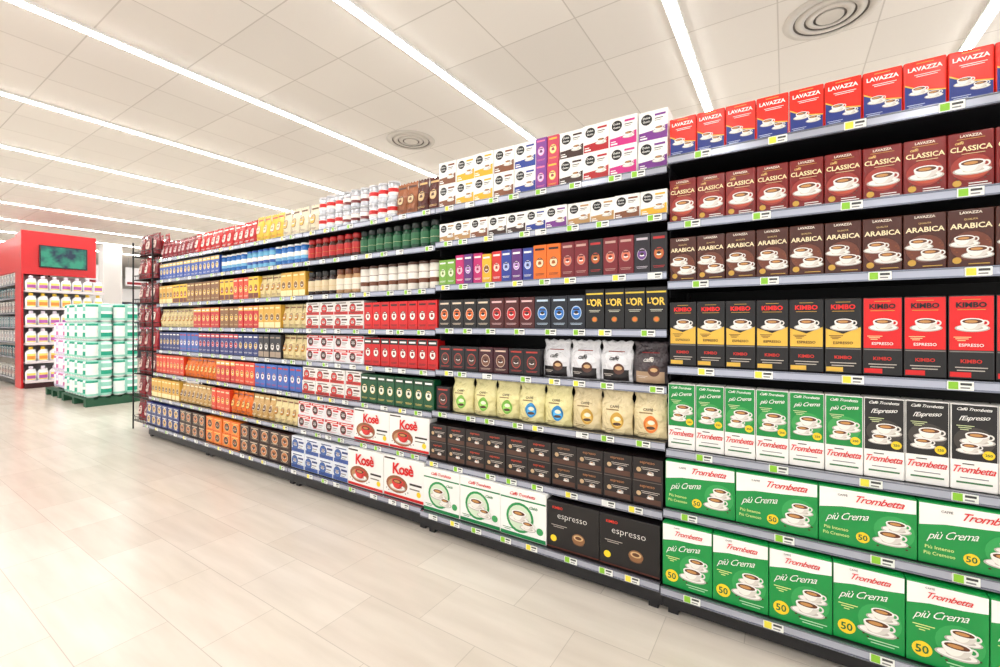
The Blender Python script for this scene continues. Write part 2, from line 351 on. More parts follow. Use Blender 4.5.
# --- far bays: jars, tins and small cartons
def jar(key,body,label,lid,look,r=.038,h=.15,acc=GOLD):
    k=K[key]=Kind('coffee_jar',2*r+.002,h,2*r,look,'coffee jar',shape='none')
    mb,ml=M(body,.12),M(label,.4)
    k.root.lathe([(r*.86,0),(r*.98,.006),(r,h*.16),(r,h*.17),(r,h*.36),(r*1.001,h*.37),(r,h*.5),(r,h*.62),(r*.8,h*.78),(r*.72,h*.8)],[mb,mb,mb,ml,M(acc,.4),ml,ml,mb,mb],n=14)
    l=k.pb('lid'); l.lathe([(r*.8,h*.79),(r*.84,h*.8),(r*.84,h*.98),(r*.78,h)],M(lid,.3),n=14)
def tin(key,body,label,look,r=.045,h=.125,lid=SILV,acc=RED,metal=0):
    k=K[key]=Kind('coffee_tin',2*r+.002,h,2*r,look,'coffee tin',shape='none')
    mb=M(body,.25,metal)
    k.root.lathe([(r*.97,0),(r,.004),(r,h*.22),(r,h*.24),(r,h*.4),(r,h*.62),(r,h*.64),(r,h*.9)],[mb,mb,mb,M(label,.4),M(acc,.4),M(label,.4),mb],n=14)
    k.pb('lid').lathe([(r*1.01,h*.9),(r*1.01,h*.985),(r*.95,h)],M(lid,.35,metal),n=14)
tin('t_silver',(210,212,218),WHITE,'silver and white coffee tin',r=.04,h=.122,metal=.5,lid=(210,210,216))
tin('t_silvd',(200,202,208),(120,40,40),'silver and dark red coffee tin',r=.04,h=.122,metal=.5,acc=WHITE)
tin('t_blue',(40,110,190),(110,180,220),'blue coffee tin',r=.04,h=.155,lid=WHITE,acc=WHITE)
tin('t_lblue',(120,190,226),(30,80,160),'light blue coffee tin',r=.04,h=.155,lid=(40,90,180),acc=WHITE)
tin('t_white',(236,230,220),(110,60,34),'white and brown coffee tin',r=.04,h=.175,lid=(70,40,28),acc=(240,236,228))
jar('j_brown',(70,28,18),(186,24,24),(170,20,20),'brown coffee jar with red lid',h=.165)
jar('j_green',(22,66,44),(30,100,60),(20,30,26),'dark green coffee jar',h=.165,acc=(232,222,180))
jar('j_black',(44,26,22),(224,206,170),(20,18,18),'dark coffee jar with cream label',h=.175)
jar('j_cream',(190,150,110),(240,232,214),(110,60,34),'tan coffee jar with white label',h=.175,acc=(110,60,34))
gen('tan_bag','coffee_bag',.085,.21,(160,96,60),(230,204,160),(80,40,24),'tan and brown coffee bag','bag',.06)
gen('drk_bag','coffee_bag',.085,.21,(86,34,28),(224,196,150),(220,180,120),'dark brown coffee bag','bag',.06)
gen('yel_bag','coffee_bag',.1,.215,(240,206,80),(250,240,210),(200,60,30),'yellow and cream coffee bag','bag',.07)
gen('cream_bag','coffee_bag',.1,.215,(240,228,200),(236,190,90),(120,80,50),'cream coffee bag','bag',.07)
gen('red_bag','coffee_bag',.1,.2,(206,30,34),(240,220,210),WHITE,'red coffee bag','bag',.07)
gen('wine_bag','coffee_bag',.095,.19,(140,20,36),(220,190,190),(200,120,130),'wine red coffee bag','bag',.07)
gen('wr_box','coffee_carton',.158,.098,(238,234,230),(206,40,36),(90,50,36),'white carton with red disc','box',.12,band=(196,34,30))
gen('wr_box2','coffee_carton',.158,.098,(234,234,236),(60,36,30),(206,30,30),'white carton with dark disc','box',.12,topband=(206,34,30))
gen('wb_box','coffee_carton',.158,.115,(228,232,238),(60,100,170),(40,60,120),'white and blue pod carton','box',.15,band=(60,90,160))
gen('red_pack','coffee_brick',.08,.18,(214,22,24),(246,240,232),(60,20,16),'red coffee brick with white disc','box',.07)
gen('redblk_pack','coffee_brick',.08,.185,(204,20,24),(246,240,232),(20,16,16),'red coffee brick with black top','box',.07,topband=(24,20,20))
gen('green_pack','coffee_brick',.08,.185,(14,80,46),(240,236,220),(226,200,110),'dark green coffee brick','box',.07,topband=(14,60,36))
for key,sz,lk in (('kose_s',.21,'wide white and red cup carton'),('kose_b',.245,'tall white and red cup carton')):
    k=K[key]=Kind('coffee_carton',.325,sz,.25,lk,'coffee pack',(246,244,240),'box')
    k.rect(.01,.99,.02,.09,(214,24,26),1.2); k.ell(.34,.34,.27,.16,(150,90,54),1.4); k.ell(.3,.32,.18,.11,(190,140,96),1.6)
    k.cup(.36,.36,.15,3,body=(196,26,24))
    k.text('Kosè',.5,.74,.28,.62,(216,24,26),7,'lettering',.08,.028,.04)
    k.rect(.66,.95,.4,.45,(40,30,28),2); k.ell(.88,.22,.05,.05,YEL,2.5); k.rect(.02,.3,.93,.97,(60,40,34),1.2); k.rect(.66,.9,.3,.33,(120,110,100),2); beans(k,[(.08,.2),(.14,.16),(.56,.16),(.62,.2)],.014)
pk=[('q_bluey',(34,80,176),(246,206,60),WHITE,'blue and yellow coffee brick'),('q_gold',(222,172,66),(110,60,26),(250,236,180),'gold coffee brick'),
('q_creamg',(236,216,160),(200,140,50),(130,76,30),'cream and gold coffee pouch'),('q_brgold',(140,90,42),(236,196,90),(250,226,160),'brown and gold coffee brick'),
('q_yel',(244,200,56),(180,60,30),(120,50,20),'yellow coffee brick'),('q_navy',(26,44,116),(220,180,80),WHITE,'dark blue coffee brick'),
('q_navyred',(36,46,120),(214,30,30),WHITE,'dark blue and red brick'),('q_blkw',(34,32,38),(240,238,234),(170,150,130),'black and white coffee brick'),
('q_redg',(206,30,26),(232,186,80),(250,226,160),'red and gold coffee brick'),('q_bluew',(56,100,184),(244,244,244),(206,30,30),'blue and white coffee brick'),
('q_org',(234,116,30),(250,214,120),(130,30,16),'orange coffee pouch'),('q_orgred',(222,64,26),(244,186,70),(250,224,186),'orange red coffee brick'),
('q_tan',(206,166,104),(96,54,30),(250,236,196),'tan coffee pouch')]
for a in pk:
    bag=a[4].endswith('pouch')
    gen(a[0],'coffee_pouch' if bag else 'coffee_brick',.08,.172 if a[0]=='q_bluey' else .19,a[1],a[2],a[3],a[4],'bag' if bag else 'box',.07,topband=a[2] if a[0] in('q_bluey','q_redg','q_navyred') else None, band=a[3] if a[0] in ('q_gold','q_yel','q_blkw') else None)
for a in (('c_navy',(26,44,116),(220,180,80),WHITE,'dark blue coffee carton'),('c_org',(234,116,30),(60,30,20),(250,214,120),'orange coffee carton'),('c_dkbr',(54,32,26),(190,116,60),(226,206,176),'dark brown coffee carton')):
    gen(a[0],'coffee_carton',.125,.113,a[1],a[2],a[3],a[4],'box',.12)
gen('net_red','snack_packet',.135,.24,(130,14,26),(226,196,186),(70,10,16),'shiny dark red packet','bag',.07,'packet')
gen('net_bright','snack_packet',.138,.245,(176,22,34),(236,220,206),(110,14,20),'shiny bright red packet','bag',.07,'packet')
gen('net_brown','snack_packet',.135,.235,(90,50,46),(206,186,156),(150,40,46),'brown packet','bag',.07,'packet')
gen('grey_box','grocery_carton',.13,.2,(150,150,156),(220,220,224),(60,60,70),'grey grocery carton','box',.1,'carton')
gen('dark_box','grocery_carton',.13,.17,(54,54,60),(190,120,90),(210,210,214),'dark grocery carton','box',.1,'carton')
gen('teal_box','grocery_carton',.1,.19,(40,110,120),(230,230,220),WHITE,'teal grocery carton','box',.1,'carton')
gen('pale_box','grocery_carton',.11,.21,(226,222,214),(150,60,60),(90,90,110),'pale grocery carton','box',.1,'carton')
# ---------------------------------------------------------------- room
def tex_mat(name,build):
    m=bpy.data.materials.new(name); m.use_nodes=True; nt=m.node_tree; b=nt.nodes['Principled BSDF']; build(nt,b); return m
def floor_nodes(nt,b):
    tc=nt.nodes.new('ShaderNodeTexCoord'); br=nt.nodes.new('ShaderNodeTexBrick'); nz=nt.nodes.new('ShaderNodeTexNoise'); mx=nt.nodes.new('ShaderNodeMixRGB')
    mp=nt.nodes.new('ShaderNodeMapping'); mp.inputs['Location'].default_value=(.13,.07,0)
    nt.links.new(tc.outputs['Object'],mp.inputs['Vector']); nt.links.new(mp.outputs['Vector'],br.inputs['Vector'])
    br.offset=.5; br.inputs['Scale'].default_value=1; br.inputs['Brick Width'].default_value=.56; br.inputs['Row Height'].default_value=.28
    br.inputs['Mortar Size'].default_value=.0016; br.inputs['Mortar Smooth'].default_value=.2; br.inputs['Bias'].default_value=-.2
    br.inputs['Color1'].default_value=rgb((231,223,212)); br.inputs['Color2'].default_value=rgb((221,211,199)); br.inputs['Mortar'].default_value=rgb((200,191,180))
    mp2=nt.nodes.new('ShaderNodeMapping'); mp2.inputs['Scale'].default_value=(1.2,9,1); nt.links.new(tc.outputs['Object'],mp2.inputs['Vector'])
    nt.links.new(mp2.outputs['Vector'],nz.inputs['Vector']); nz.inputs['Scale'].default_value=1.6; nz.inputs['Detail'].default_value=5
    cr=nt.nodes.new('ShaderNodeValToRGB'); cr.color_ramp.elements[0].color=(.89,.88,.865,1); cr.color_ramp.elements[0].position=.3; cr.color_ramp.elements[1].color=(1,1,1,1); cr.color_ramp.elements[1].position=.7
    nt.links.new(nz.outputs['Fac'],cr.inputs['Fac']); mx.blend_type='MULTIPLY'; mx.inputs['Fac'].default_value=1
    nt.links.new(br.outputs['Color'],mx.inputs['Color1']); nt.links.new(cr.outputs['Color'],mx.inputs['Color2']); nt.links.new(mx.outputs['Color'],b.inputs['Base Color'])
    b.inputs['Roughness'].default_value=.2
def ceil_nodes(nt,b):
    tc=nt.nodes.new('ShaderNodeTexCoord'); br=nt.nodes.new('ShaderNodeTexBrick'); mp=nt.nodes.new('ShaderNodeMapping'); mp.inputs['Location'].default_value=(.045,.1,0)
    nt.links.new(tc.outputs['Object'],mp.inputs['Vector']); nt.links.new(mp.outputs['Vector'],br.inputs['Vector'])
    br.offset=0; br.inputs['Scale'].default_value=1; br.inputs['Brick Width'].default_value=.6; br.inputs['Row Height'].default_value=.6
    br.inputs['Mortar Size'].default_value=.005; br.inputs['Mortar Smooth'].default_value=.1
    br.inputs['Color1'].default_value=rgb((240,236,231)); br.inputs['Color2'].default_value=rgb((233,229,224)); br.inputs['Mortar'].default_value=rgb((208,203,197))
    nt.links.new(br.outputs['Color'],b.inputs['Base Color']); b.inputs['Roughness'].default_value=.9
def wall_nodes(nt,b):
    nz=nt.nodes.new('ShaderNodeTexNoise'); nz.inputs['Scale'].default_value=3; cr=nt.nodes.new('ShaderNodeValToRGB')
    cr.color_ramp.elements[0].color=rgb((214,210,206)); cr.color_ramp.elements[1].color=rgb((232,230,226)); nt.links.new(nz.outputs['Fac'],cr.inputs['Fac']); nt.links.new(cr.outputs['Color'],b.inputs['Base Color']); b.inputs['Roughness'].default_value=.8
FX0,FX1,FY0,FY1=-26,4,-5,14; ZC=3.35
def struct(name,bxs,m):
    mb=MB()
    for bb in bxs: mb.box(*bb,m)
    o=obj(name,mb); o['kind']='structure'; return o
struct('floor',[(FX0,FX1,FY0,FY1,-.1,0)],tex_mat('floor_tiles',floor_nodes))
struct('ceiling',[(FX0,FX1,FY0,FY1,ZC,ZC+.1)],tex_mat('ceiling_tiles',ceil_nodes))
wm=tex_mat('painted_wall',wall_nodes)
struct('wall_left',[(FX0-.1,FX0,FY0,FY1,0,ZC)],wm)
struct('wall_back',[(FX0,FX1,FY1,FY1+.1,0,ZC)],wm)
ORD=['first','second','third','fourth','fifth','sixth','seventh','eighth','ninth','tenth','eleventh','twelfth','thirteenth','fourteenth','fifteenth','sixteenth','seventeenth','eighteenth','nineteenth','twentieth','21st','22nd','23rd','24th','25th','26th']
# lights
LX=[1.18,-.645,-2.46,-4.27,-6.09,-7.9,-9.72,-11.53,-13.35,-15.2,-17.0]
names=['rightmost','second from right','third from right','fourth from right','fifth from right','sixth from right','seventh from right','eighth from right','ninth from right','tenth from right','farthest']
emi=M((254,253,250),.5,0,28.0); hs=M((240,240,238),.5)
for i,x in enumerate(LX):
    t=empty('ceiling_light',(x,4,ZC),'long white recessed ceiling strip light, %s'%names[i],'ceiling light','ceiling strip lights')
    h=MB(); h.box(-.042,-.03,-8.5,9.5,-.022,0,hs); h.box(.03,.042,-8.5,9.5,-.022,0,hs); obj('housing',h,t)
    d=MB(); d.box(-.029,.029,-8.5,9.5,-.03,-.002,emi); obj('diffuser',d,t)
def vent(x,y,lab):
    t=empty('ceiling_vent',(x,y,ZC),lab,'ceiling vent','round ceiling vents')
    m=M((212,207,200),.5)
    for j,(r0,r1) in enumerate(((.28,.215),(.205,.15),(.14,.095))):
        b=MB(); b.lathe([(r0,-.001),(r0-.005,-.008-.002*j),(r1,-.013-.002*j),(r1+.004,-.006-.002*j),(r1+.02,-.003)],m,n=40,caps=False); obj('ring',b,t)
    b=MB(); b.lathe([(.27,-.002),(.27,-.001)],M((116,110,104),.8),n=40); obj('duct_opening',b,t)
    b=MB(); b.lathe([(.08,-.02),(.08,-.002)],m,n=24); obj('hub',b,t)
vent(.26,3.83,'large round ceiling vent above the nearest shelves'); vent(-3.69,3.79,'small-looking round ceiling vent above the farther shelves')
# ---------------------------------------------------------------- shelving
SHBLK=M((24,24,28),.45); RAILM=M((128,132,146),.2,.6,0,.3); RAILI=M((178,182,197),.18,.4); BACKM=M((12,11,13),.6)
HL=.017
def unit(x0,x1,shelves,top,label,yback=2.50,shelfm=None,railm=None,side=None,rail_i=None,name='shelving_unit',group='coffee aisle shelving units'):
    shelfm=shelfm or SHBLK; railm=railm or RAILM
    cx=(x0+x1)/2; off=(cx,2.25,0)
    t=empty(name,off,label,'shelving unit',group)
    b=MB(); b.box(x0+.002,x1-.002,yback,yback+.03,0,top,BACKM)
    obj('back_panel',b,t,off=off)
    for xa,xb in ((x0+.001,x0+.016),(x1-.016,x1-.001)):
        b=MB(); b.box(xa,xb,yback-.06,yback-.001,0,top,side or SHBLK); obj('upright',b,t,off=off)
    zb,yb=shelves[-1]
    b=MB(); b.box(x0+.001,x1-.001,yb+.05,yback-.062,.022,zb-.009,SHBLK); obj('base',b,t,off=off)
    for xf in (x0+.02,x1-.06):
        b=MB(); b.box(xf,xf+.04,yb+.055,yb+.1,0,.0215,SHBLK); obj('foot',b,t,off=off)
    for z,yf in shelves:
        s=MB(); s.box(x0+.002,x1-.002,yf+.009,yback-.062,z-.008,z+HL-.001,shelfm)
        so=obj('shelf',s,t,off=off)
        for xa in (x0+.0005,x1-.0025):
            s=MB(); s.box(xa,xa+.002,yf+.05,yback-.062,z-.05,z-.008,shelfm); obj('bracket',s,so,off=off)
        r=MB(); r.box(x0+.002,x1-.002,yf,yf+.0085,z-HL,z+HL,railm); r.box(x0+.002,x1-.002,yf-.004,yf,z+HL-.004,z+HL,railm); r.box(x0+.002,x1-.002,yf-.004,yf,z-HL,z-HL+.004,railm)
        r.box(x0+.003,x1-.003,yf-.0008,yf,z-HL+.006,z+HL-.006,rail_i or RAILI)
        obj('price_rail',r,so,off=off)
    return t
B=1.32
XR0=-.43; bays={'nearest':(XR0,XR0+B),'second':(XR0-B,XR0),'third':(XR0-2*B,XR0-B),'fourth':(XR0-3*B,XR0-2*B),'farthest':(XR0-4*B,XR0-3*B)}
SH={'nearest':[(1.905,2.0),(1.62,2.0),(1.365,2.0),(1.0,2.0),(.65,1.97),(.412,1.92),(.112,1.87)]}
SH['second']=[(1.87,2.0),(1.665,2.0),(1.41,2.0),(1.157,2.0),(.91,2.0),(.672,1.97),(.396,1.92),(.12,1.87)]
for n in ('third','fourth','farthest'): SH[n]=[(1.87,2.0),(1.65,2.0),(1.395,2.0),(1.145,2.0),(.902,2.0),(.66,1.97),(.41,1.93),(.128,1.88)]
desc={'nearest':'black shelving bay nearest the camera with large green cartons','second':'black shelving bay with pouches, second from the right','third':'black shelving bay with green jars and wide red cartons',
'fourth':'black shelving bay with orange and yellow packs, second farthest','farthest':'black shelving bay at the far left end of aisle'}
for n,(a,b) in bays.items(): unit(a,b,SH[n],1.94 if n!='nearest' else 1.98,desc[n])
SN=['top','second','third','fourth','fifth','sixth','seventh','bottom']
NSH={'nearest':7}
def sname(bay,i):
    if i==NSH.get(bay,8)-1: return 'bottom shelf'
    return SN[i]+' shelf' if i==0 else SN[i]+' shelf down'
def row(bay,i,segs,jit=.006):
    x0,x1=bays[bay]; x0+=.004; x1-=.004; z,yf=SH[bay][i]; W=x1-x0; cnt={}; x=x0
    for seg in segs:
        keys,frac,layers=seg[:3]; mode=seg[3] if len(seg)>3 else 'block'
        keys=[keys] if isinstance(keys,str) else keys
        sw=W*frac
        aw=sum(K[q].w for q in keys)/len(keys)
        n=max(1,int(round(sw/(aw+.0015)-.25)))
        def mk(n): return [keys[min(len(keys)-1,int(q*len(keys)/n))] for q in range(n)] if mode=='block' else [keys[q%len(keys)] for q in range(n)]
        seq=mk(n)
        while sum(K[q].w for q in seq)*.96+.0018*n>sw: n-=1; seq=mk(n)
        tot=sum(K[q].w for q in seq)
        sx=min(1.13,(sw-.002*n)/tot)
        if K[keys[0]].shape=='none': sx=min(sx,1.04)
        gap=(sw-tot*sx)/n; xx=x
        for q in seq:
            k=K[q]; xc=xx+(k.w*sx+gap)/2; xx+=k.w*sx+gap
            cnt[q]=cnt.get(q,0)+1
            y=yf+.016+k.d/2+random.random()*jit+.006
            for l in range(layers):
                lab='%s, %s from left, %s, %s bay'%(k.look,ORD[cnt[q]-1],sname(bay,i),bay)
                if layers>1: lab='%s, %s from left, %s layer, %s, %s bay'%(k.look,ORD[cnt[q]-1],['lower','upper'][l],sname(bay,i).replace(' down',''),bay)
                yy=y+(random.random()*.008 if l else 0)
                rz=random.uniform(-.008,.008)*(.1/max(.1,k.d))*(1 if k.d<.13 else .3)
                if k.bulge: rz*=4
                k.place(xc,yy,z+HL+l*(k.h+.0004),lab,'%ss on the %s of the %s bay'%(k.look.split(' with ')[0],sname(bay,i).replace(' down',''),bay),rz,sx)
        x+=sw
row('nearest',0,[('redblue',1,1)]); row('nearest',1,[('classica',1,1)]); row('nearest',2,[('arabica',1,1)])
row('nearest',3,[('kgold',.5,1),('kred',.5,1)]); row('nearest',4,[('tgreen',.5,1),('tblack',.5,1)])
row('nearest',5,[('tbig',1,1)]); row('nearest',6,[('tend',1,1)])
row('second',0,[(['dg_brown','dg_yel','dg_yel','dg_brown'],.4,2),('dg_blue',.1,2),(['n_purs','n_grs'],.1,2),(['dg_choc','dg_red','dg_mag','dg_purp'],.4,2)],.012)
row('second',1,[(['dl_tan','dl_brown','dl_choc','dl_blue','dl_purp','dl_tan','dl_brown','dl_yel'],1,1)],.012)
row('second',2,[(['n_gre','n_mag','n_purp','n_mag','n_yel','n_red'],.34,1),(['n_blu','n_purp','n_blu'],.15,1),(['n_org'],.12,1),(['n_wine','n_blk','n_wine','n_blkp','n_blk'],.39,1)])
row('second',3,[(['b_org','b_org','b_red','b_red','b_blu','b_blu'],.71,1),('lor',.29,1)])
row('second',4,[(['s_blk','s_wine','s_blk'],.52,1),(['bag_white','bag_white','bag_white','bag_dark'],.48,1)],.012)
row('second',5,[(['s_blk'],.08,1),(['p_green','p_green','p_blue','p_blue','p_gold','p_gold','p_org'],.92,1)],.014)
row('second',6,[(['d_esp','d_esp','d_esp','d_brn','d_brn'],1,1)])
row('second',7,[('wg',.6,1),('besp',.4,1)])
row('third',0,[('cream_bag',.1,1),(['t_silver','t_silvd','t_silver'],.62,2),(['tan_bag','drk_bag'],.28,1)],.012)
row('third',1,[('j_brown',.45,1),('j_green',.55,1)])
row('third',2,[(['j_black','j_cream'],.45,1),('t_white',.55,1)])
row('third',3,[('wr_box',.5,2),('red_pack',.5,1)])
row('third',4,[('wr_box2',.5,2),('redblk_pack',.5,1)])
row('third',5,[('wr_box',.5,2),('green_pack',.5,1)])
row('third',6,[('wr_box2',.49,2),('kose_s',.51,1)])
row('third',7,[('wb_box',.49,2),('kose_b',.51,1)])
row('fourth',0,[('red_bag',.45,1),('yel_bag',.3,1),('cream_bag',.25,1)],.014)
row('fourth',1,[(['t_blue','t_lblue','t_blue'],1,1)])
row('fourth',2,[(['q_yel','q_orgred','q_yel'],.5,1),(['q_creamg','q_gold'],.5,1)])
row('fourth',3,[(['q_brgold','q_redg'],.5,1),(['q_gold','q_creamg'],.5,1)])
row('fourth',4,[(['q_navyred','q_navy'],.5,1),(['q_blkw','q_creamg'],.5,1)])
row('fourth',5,[(['q_redg','q_orgred'],.5,1),('q_bluew',.5,1)])
row('fourth',6,[(['q_orgred','q_org'],.5,1),(['q_tan','q_creamg'],.5,1)])
row('fourth',7,[('c_org',.45,2),('c_dkbr',.55,2)])
row('farthest',0,[('wine_bag',.6,1),('red_bag',.4,1)],.014)
row('farthest',1,[('q_bluey',1,1)])
row('farthest',2,[(['q_gold','q_yel'],.5,1),('q_brgold',.5,1)])
row('farthest',3,[('q_creamg',.6,1),('q_redg',.4,1)])
row('farthest',4,[(['q_navy','q_bluew','q_navyred'],1,1)])
row('farthest',5,[(['q_orgred','q_org'],1,1)])
row('farthest',6,[(['q_gold','q_tan'],1,1)])
row('farthest',7,[('c_navy',.6,2),('c_dkbr',.4,2)])
# price tags
def tagkind(key,c,look):
    k=K[key]=Kind('price_tag',.062,.03,.003,look,'price tag',(238,240,234),'box',.0008)
    k.rect(.05,.42,.1,.9,c,.4); k.rect(.5,.92,.55,.8,(60,60,60),.4); k.rect(.5,.85,.2,.36,(130,130,130),.4)
tagkind('tg',(140,200,50),'white and green price tag'); tagkind('ty',(240,226,70),'white and yellow price tag'); tagkind('tw',(225,228,225),'white price tag')
ntag={'nearest':5,'second':8,'third':8,'fourth':7,'farthest':6}
for bay,(a,b) in bays.items():
    for i,(z,yf) in enumerate(SH[bay]):
        cnt={}; n=ntag[bay]
        for j in range(n):
            q=random.choice(['tg','tg','ty','tw']) if bay!='nearest' else random.choice(['tg','tg','tg','ty'])
            cnt[q]=cnt.get(q,0)+1
            x=a+(b-a)*(j+.5)/n+random.uniform(-.045,.045)
            K[q].place(x,yf-.0025,z-.015,'%s, %s from left, %s rail, %s bay'%(K[q].look,ORD[cnt[q]-1],sname(bay,i).replace(' down',''),bay),'price tags on the %s rail of the %s bay'%(sname(bay,i).replace(' down',''),bay))
# end rack : open dark wire rack densely filled with packets
ea,eb=XR0-4*B-.56,XR0-4*B-.01
DK=M((34,30,32),.45,.5)
t=empty('wire_rack',((ea+eb)/2,2.2,0),'open dark wire rack of red packets at aisle end','wire rack')
ox,oy=(ea+eb)/2,2.2
for px,py in ((ea+.008,1.97),(eb-.008,1.97),(ea+.008,2.43),(eb-.008,2.43)):
    b=MB(); b.lathe([(.008,0),(.008,2.12)],DK,px-ox,py-oy,8); obj('post',b,t)
EZ=[.1,.365,.63,.895,1.16,1.425,1.69,1.955]
for z in EZ:
    b=MB()
    for zz in (z,z+.05):
        for yy in (1.965,2.435): b.box(ea-ox,eb-ox,yy-.003-oy,yy+.003-oy,zz-.003,zz+.003,DK)
        for xx in (ea+.003,eb-.003): b.box(xx-.003-ox,xx+.003-ox,1.965-oy,2.435-oy,zz-.003,zz+.003,DK)
    for j in range(1,12): xx=ea+(eb-ea)*j/12; b.box(xx-.002-ox,xx+.002-ox,1.965-oy,2.435-oy,z-.004,z,DK); b.box(xx-.0015-ox,xx+.0015-ox,1.963-oy,1.966-oy,z,z+.05,DK)
    obj('basket',b,t)
for i,z in enumerate(EZ):
    for r,(yy,fr) in enumerate(((2.03,'front'),(2.14,'rear'))):
        for j in range(3):
            q=random.choice(['net_red','net_bright','net_red']) if i>2 else random.choice(['net_red','net_brown','net_red'])
            K[q].place(ea+.1+j*.175,yy+random.uniform(0,.015),z+.004,'%s, %s of three in %s row, basket %s from floor'%(K[q].look,['left','middle','right'][j],fr,ORD[i]),'packets in the end wire rack',random.uniform(-.12,.12),random.uniform(1.08,1.2))
# ---------------------------------------------------------------- red end unit
RM=M((204,16,26),.35); GM=M((206,206,210),.4)
UX=-11.8; off=(UX-.3,2.6,0)
t=empty('red_end_unit',off,'tall red end unit with detergent bottles and a screen','shelving unit')
b=MB(); b.box(UX-.06,UX,2.05,3.1,2.12,2.93,RM); obj('header_panel',b,t,off=off)
b=MB(); b.box(UX-.45,UX,2.05,2.08,0,2.119,RM); b.box(UX-.45,UX-.061,2.05,2.08,2.12,2.9,RM); obj('side_panel',b,t,off=off)
b=MB(); b.box(UX-.45,UX-.42,2.081,3.099,0,2.119,M((150,146,148),.5)); obj('back_panel',b,t,off=off)
ez=[.13,.49,.83,1.16,1.49,1.81]
for z in ez:
    s=MB(); s.box(UX-.419,UX+.12,2.082,3.2,z-.02,z,GM); s.box(UX+.12,UX+.126,2.082,3.2,z-.03,z+.012,M((232,222,224),.3)); obj('shelf',s,t,off=off)
b=MB(); b.box(UX-.419,UX+.08,2.09,3.18,0,.109,M((60,20,24),.5)); obj('base',b,t,off=off)
def bottle(key,body,cap,lab,lab2,look):
    k=K[key]=Kind('detergent_bottle',.15,.28,.11,look,'bottle',shape='none')
    bm_=M(body,.25)
    k.root.lathe([(.066,0),(.074,.008),(.076,.15),(.07,.18),(.054,.205),(.03,.222),(.024,.232)],bm_,n=18,sx=1,sy=.68)
    k.root.bev(.044,.06,-.014,.014,.15,.225,bm_,.005,2); k.root.bev(.02,.06,-.012,.012,.212,.228,bm_,.004,2)
    k.pb('cap').lathe([(.03,.23),(.03,.268),(.024,.278)],M(cap,.35),n=12)
    l=k.pb('label'); n=8
    for (z0,z1,c,o) in ((.03,.15,lab2,.0772),(.05,.11,lab,.0778)):
        vs=[]
        for j in range(2):
            for i in range(n+1):
                a=PI*1.24+PI*.52*i/n; vs.append((math.cos(a)*o,math.sin(a)*o*.69,z0+j*(z1-z0)))
        l.add(vs,[(i,i+1,n+2+i,n+1+i) for i in range(n)],M(c,.4))
BW=(246,246,250)
bottle('bt_p',BW,(236,226,240),(180,90,180),(250,226,110),'white jug with purple and yellow label'); bottle('bt_y',BW,(240,200,60),(236,150,60),(250,230,120),'white jug with yellow label and cap'); bottle('bt_b',BW,(40,110,190),(206,90,120),(230,220,240),'white jug with pink label and blue cap')
rn=['bottom','second','third','fourth','fifth','top']
for i,z in enumerate(ez):
    q=['bt_p','bt_y','bt_p','bt_p','bt_y','bt_p'][i]
    for j in range(7):
        K[q].place(UX+.055,2.165+j*.158,z+.0005,'%s, %s from left, %s row up, red unit'%(K[q].look,ORD[j],rn[i]),'bottles on the red end unit',PI/2)
t=empty('video_screen',(UX+.001,2.62,2.26),'flat video screen with green blue picture on red header','screen')
b=MB(); b.bev(0,.04,-.34,.34,0,.42,M((16,16,18),.3),.004,1); obj('frame',b,t)
def scr(nt,bs):
    tc=nt.nodes.new('ShaderNodeTexCoord'); nz=nt.nodes.new('ShaderNodeTexNoise'); nz.inputs['Scale'].default_value=6; cr=nt.nodes.new('ShaderNodeValToRGB')
    cr.color_ramp.elements[0].color=rgb((10,60,90)); cr.color_ramp.elements[0].position=.38; cr.color_ramp.elements[1].color=rgb((60,190,150)); cr.color_ramp.elements[1].position=.62
    nt.links.new(tc.outputs['Object'],nz.inputs['Vector']); nt.links.new(nz.outputs['Fac'],cr.inputs['Fac']); nt.links.new(cr.outputs['Color'],bs.inputs['Emission Color']); bs.inputs['Emission Strength'].default_value=.7; bs.inputs['Base Color'].default_value=(0,0,0,1)
b=MB(); b.box(.0401,.042,-.32,.32,.02,.4,tex_mat('screen_picture',scr)); obj('display',b,t)
# grey gondola left of it, facing the aisle
bays['grey']=(-13.9,-12.27); SH['grey']=[(1.95,2.05),(1.68,2.05),(1.4,2.05),(1.12,2.05),(.84,2.05),(.55,2.05),(.15,2.05)]
gu=unit(-13.9,-12.27,SH['grey'],2.2,'far grey shelving unit beyond the red end unit',shelfm=M((150,150,154),.5),side=M((150,150,154),.5),group=None)
b=MB(); b.box(-13.9,-12.27,2.1,2.13,2.2,2.88,RM); b.box(-13.9,-12.27,2.1301,2.53,2.2,2.22,RM); obj('header_panel',b,gu,off=(-13.085,2.25,0))
NSH['grey']=7
GS=[['grey_box','pale_box'],['dark_box','teal_box'],['pale_box','dark_box'],['teal_box','grey_box']]
for i in range(7): row('grey',i,[(GS[i%4],1,1,'cycle')])
